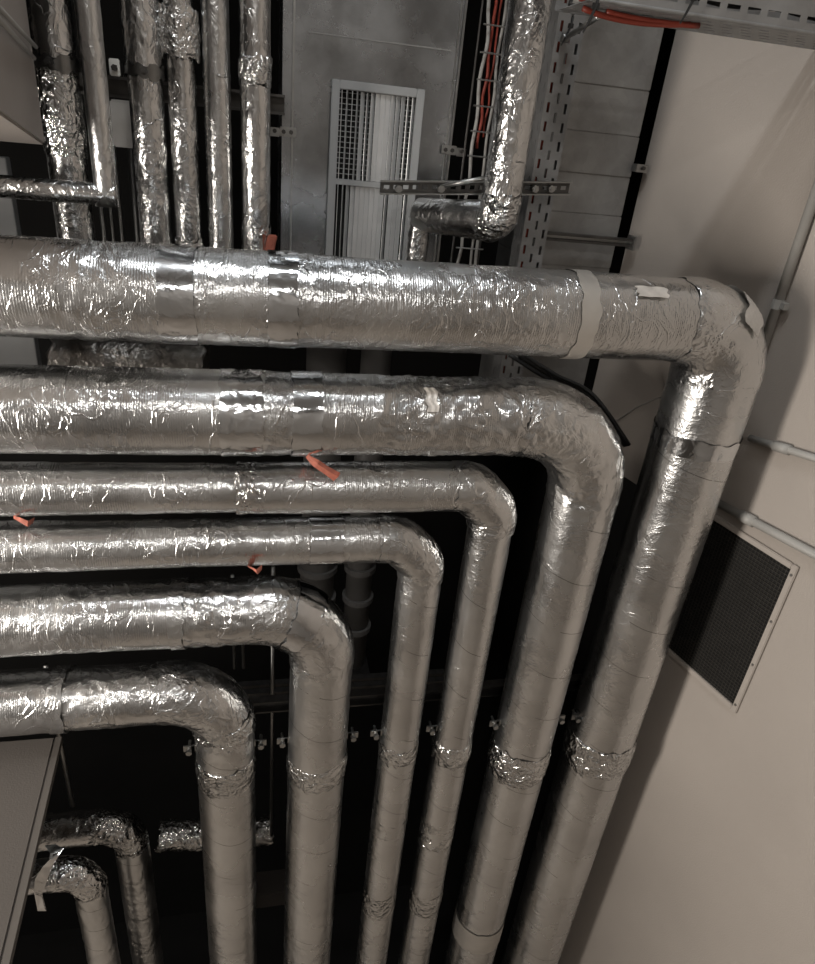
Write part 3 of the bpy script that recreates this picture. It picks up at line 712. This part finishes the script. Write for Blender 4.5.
for i in range(1, nS): s = s_r + fw + (s_l - s_r - 2 * fw) * i / nS; wbox(mb, s - .0012, s + .0012, zb_ + fw, zt_ - fw, .003, .0045)
for i in range(1, nZ): z = zb_ + fw + (zt_ - zb_ - 2 * fw) * i / nZ; wbox(mb, s_r + fw, s_l - fw, z - .0012, z + .0012, .0045, .006)
put('mesh_screen', mb.mesh(), M['mesh'], t)
for s in (s_r + fw / 2, s_l - fw / 2):
    for i in range(4):
        z = zb_ + .03 + (zt_ - zb_ - .06) * i / 3; c = wpt(s, z) + WN * .010
        put('screw', MB().tube([c, c + WN * .003], .004, 8).mesh(), M['steel'], t)

# ------------------------------------------------------------------ orange scraps
def strap(pts, w, lab, Y):
    P = [at(x, y, yy) for x, y, yy in pts]; mb = MB(); vs = []
    for i, p in enumerate(P):
        d = (P[min(i + 1, len(P) - 1)] - P[max(i - 1, 0)]).normalized(); sd = d.cross(V((0, 1, 0))).normalized() * (w * (.8 + .4 * math.sin(i * 1.9) ** 2))
        vs += [p + sd, p + sd * .3 + V((0, -.006, 0)), p - sd, p + V((0, .004, 0))]
    fs = [(i * 4 + k, i * 4 + (k + 1) % 4, i * 4 + 4 + (k + 1) % 4, i * 4 + 4 + k) for i in range(len(P) - 1) for k in range(4)] + [(0, 1, 2, 3), tuple(len(vs) - 4 + k for k in range(4))]
    mb.add(vs, fs); return tag(put('orange_strap', mb.mesh(), M['orange'], smooth=False), lab, 'strap', 'orange insulation scraps')
strap([(303, 452, 1.50), (309, 459, 1.435), (317, 464, 1.42), (326, 470, 1.418), (337, 477, 1.418)], .011, 'orange scrap hanging over the third pipe, left of middle', 1.42)
strap([(15, 518, 1.47), (22, 521, 1.44), (28, 524, 1.43), (34, 520, 1.45)], .008, 'orange scrap above the fourth pipe at the left edge', 1.43)
strap([(249, 566, 1.47), (254, 569, 1.42), (257, 572, 1.40), (262, 567, 1.42)], .008, 'orange scrap above the fat fifth pipe', 1.4)

# ------------------------------------------------------------------ behind and below
zc = CZ + CL
t = thing('support_rail', 'long steel support rail behind the upright pipe runs', 'rail', (.5, 1.66, zc))
for dz in (-.02, .02): put('rail_lip', MB().box((-.75, 1.632, zc + dz - .003), (1.24, 1.66, zc + dz + .003)).mesh(), M['dsteel'], t)
put('rail_web', MB().box((-.75, 1.66, zc - .023), (1.24, 1.664, zc + .023)).mesh(), M['dsteel'], t)
# lower left elbows
def elbowpipe(label, hx, hy, vx0, vx1, vy, Y, R_, seed, xs):
    X, r = vcol(vx0, vx1, vy, Y); z = at(hx, hy, Y).z
    t = thing('elbow_pipe', label, 'pipe', (X, Y, 0), 'small elbow pipes under the ledge')
    pp, mk = path([(V((xs, Y, z)), 0), (V((X, Y, z)), R_), (V((X, Y, CZ - 3.9)), 0)], .006); a, b = mk[0]
    s1 = sum((pp[i + 1] - pp[i]).length for i in range(a))
    put('horizontal_run', sweep(pp[:a + 1], r, 80, .006, seed, caps=True), M['foil_elbow'], t, smooth=True)
    put('elbow', sweep(pp[a - 3:b + 3], r + .002, 80, .011, seed + 1, fray=.03, s0=s1), M['crush'], t, smooth=True)
    put('vertical_run', sweep(pp[b:] + [V((X, Y, -3.08))], r, 80, .0035, seed + 2), M['foil_down2'], t, smooth=True)
    return t, X, r, z
M['foil_down2'] = foil('foil_wrap', facet=.4, rough=.34, pitch=.11)
elbowpipe('larger foil elbow pipe emerging from under the ledge at lower left', 75, 829, 127, 160, 930, 1.72, .10, 90, -1.5)
elbowpipe('smaller foil elbow pipe nearest the ledge corner at lower left', 75, 872, 83, 117, 940, 1.50, .085, 94, -1.5)
# foil strip
mb = MB(); P = [at(50, 845, 1.42), at(57, 851, 1.40), at(54, 858, 1.385), at(47, 867, 1.38), at(41, 880, 1.375), at(38, 893, 1.372), at(42, 911, 1.37)]
vs = []; 
for i, p in enumerate(P):
    w = V((.014 + .003 * math.sin(i * 2), .006 * math.sin(i), 0)); vs += [p - w, p + w, p + w + V((0, .0012, 0)), p - w + V((0, .0012, 0))]
mb.add(vs, [(i * 4 + k, i * 4 + (k + 1) % 4, i * 4 + 4 + (k + 1) % 4, i * 4 + 4 + k) for i in range(len(P) - 1) for k in range(4)] + [(0, 1, 2, 3), tuple(len(vs) - 4 + k for k in range(4))])
tag(put('tape_strip', mb.mesh(), M['tape'], smooth=False), 'pale loose strip of tape hanging beside the lower left elbows', 'tape')
# crumpled pipe and rods in the dark
p = at(160, 836, 1.95); q = at(272, 830, 1.95)
tag(put('branch_pipe', sweep([p + (q - p) * i / 60 for i in range(61)], .062, 64, .016, 55, caps=True, fray=.03), M['crush'], smooth=True), 'dark crushed foil branch pipe behind the lowest big pipe', 'pipe')
for (a, b, Y, rr, lab) in (((62, 735), (70, 806), 1.75, .008, 'thin steel rod hanging over the lower left elbows'), ((272, 640), (272, 835), 1.85, .007, 'threaded rod between the two fat upright pipes'), ((234, 648), (235, 668), 1.85, .006, 'short rod end under the fat fifth pipe'), ((243, 648), (244, 668), 1.9, .006, 'thinner rod end right of another under the fat fifth pipe')):
    P0, P1 = at(*a, Y), at(*b, Y); X0 = (P0.x + P1.x) / 2
    tag(put('rod', MB().tube([(X0, Y, P0.z + .3), (X0, Y, P1.z)], rr, 8).mesh(), M['steel'], smooth=True), lab, 'rod', 'steel rods in the dark opening')
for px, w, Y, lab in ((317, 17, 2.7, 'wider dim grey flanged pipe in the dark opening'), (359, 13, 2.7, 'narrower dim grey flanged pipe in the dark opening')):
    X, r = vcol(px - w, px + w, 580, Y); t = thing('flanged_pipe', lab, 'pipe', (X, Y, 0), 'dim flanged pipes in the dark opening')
    put('tube', MB().tube([(X, Y, at(px, 660, Y).z), (X, Y, CZ - .8)], r, 24).mesh(), M['shade_grey'], t, smooth=True)
    for yy in (566, 596, 625): zf = at(px, yy, Y).z; put('flange', MB().tube([(X, Y, zf - .014), (X, Y, zf + .014)], r + .014, 24).mesh(), M['shade_grey'], t)
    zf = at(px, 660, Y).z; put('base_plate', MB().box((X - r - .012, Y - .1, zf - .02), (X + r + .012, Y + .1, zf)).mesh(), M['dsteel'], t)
for i, (yy, Y, lab) in enumerate(((684, 2.3, 'upper of two dark steel rails crossing the dark opening'), (692, 2.25, 'lower of two dark steel rails crossing the dark opening'))):
    z = at(300, yy, Y).z; tag(put('cross_rail', MB().box((-.9, Y, z - .008), (1.0, Y + .03, z + .008)).mesh(), M['dsteel']), lab, 'rail', 'rails across the dark opening')
p = at(270, 900, 2.05); tag(put('block', MB().box(p + V((-.10, 0, -.06)), p + V((.10, .12, .05))).mesh(bevel=.006), M['ledge']), 'dim taupe block low between the two fat upright pipes', 'block')
# upper left background bits
zr = at(190, 95, 2.06).z
t = thing('strut_channel', 'dark steel strut channel behind the foil risers', 'rail', (-.2, 2.06, zr))
for dz in (-.02, .02): put('channel_lip', MB().box((-.48, 2.03, zr + dz - .003), (.07, 2.07, zr + dz + .003)).mesh(), M['dsteel'], t)
put('channel_web', MB().box((-.48, 2.066, zr - .017), (.07, 2.07, zr + .017)).mesh(), M['dsteel'], t)
for px, rr, lab in ((103, .006, 'leftmost thin grey conduit in the gap beside the elbowed pipe'), (112, .004, 'thinnest grey conduit in the gap beside the elbowed pipe'), (121, .005, 'third thin grey conduit in the gap beside the elbowed pipe'), (136, .005, 'thin grey conduit just left of the clamped riser')):
    X = at(px, 225, 2.2).x; tag(put('conduit', MB().tube([(X, 2.2, CZ - .8), (X, 2.2, CZ - .1)], rr, 8).mesh(), M['steel'], smooth=True), lab, 'conduit', 'thin conduits behind the risers')
p = at(121, 122, 2.12); mb = MB(); mb.box(p + V((-.024, 0, -.06)), p + V((.03, .05, .05))); tag(put('junction_box', mb.mesh(bevel=.004), M['grey']), 'small grey box behind the risers, right of the elbowed pipe', 'box')
for k, ((a, b), lab) in enumerate(((((0, 9), (36, 47)), 'upper thin conduit on the upper left bulkhead'), (((0, 20), (34, 58)), 'lower thin conduit on the upper left bulkhead'))):
    p = at(*b, 1.66); q = at(*a, 1.21); d = q - p
    tag(put('conduit', MB().tube([p, p + d * 1.25], .0038, 12).mesh(), M['conduit'], smooth=True), lab, 'conduit', 'conduits on the upper left bulkhead')
p0, p1 = at(-40, 154, 2.3), at(19, 243, 2.3); xr_ = at(12, 200, 2.3).x
tag(put('sheet_panel', MB().box((-1.2, 2.3, CZ - 1.0), (xr_, 2.34, p0.z)).mesh(bevel=.002), M['lgrey']), 'grey sheet panel at the far left below the bulkhead', 'panel')
# ------------------------------------------------------------------ light
def area(name, loc, sx, sy, power, col, target=None):
    l = bpy.data.lights.new(name, 'AREA'); l.shape = 'RECTANGLE'; l.size = sx; l.size_y = sy; l.energy = power; l.color = col
    o = bpy.data.objects.new(name, l); COL.objects.link(o); o.location = loc
    if target is not None: o.rotation_euler = (V(target) - V(loc)).to_track_quat('-Z', 'Y').to_euler()
    return o
area('overhead_light', (-.55, .95, CZ + 2.25), 2.0, .16, 118, (.94, .975, 1))
area('fill_left', (-2.25, .10, CZ - .75), .35, 1.5, 180, (1, .93, .85), (1.4, .9, CZ - 2.9))  # unseen lamp added to brighten the lower wall and upright pipes
area('overhead_light', (-.3, -2.6, CZ + 2.3), 1.6, .25, 80, (1, .97, .93))  # unseen, added as general fill from behind the camera
w = bpy.data.worlds.new('world'); SC.world = w; w.use_nodes = True
w.node_tree.nodes['Background'].inputs['Color'].default_value = (1, .96, .92, 1); w.node_tree.nodes['Background'].inputs['Strength'].default_value = .0
SC.view_settings.view_transform = 'Standard'; SC.view_settings.look = 'None'; SC.view_settings.gamma = 1; SC.view_settings.use_curve_mapping = False
SC.view_settings.exposure = -0.7
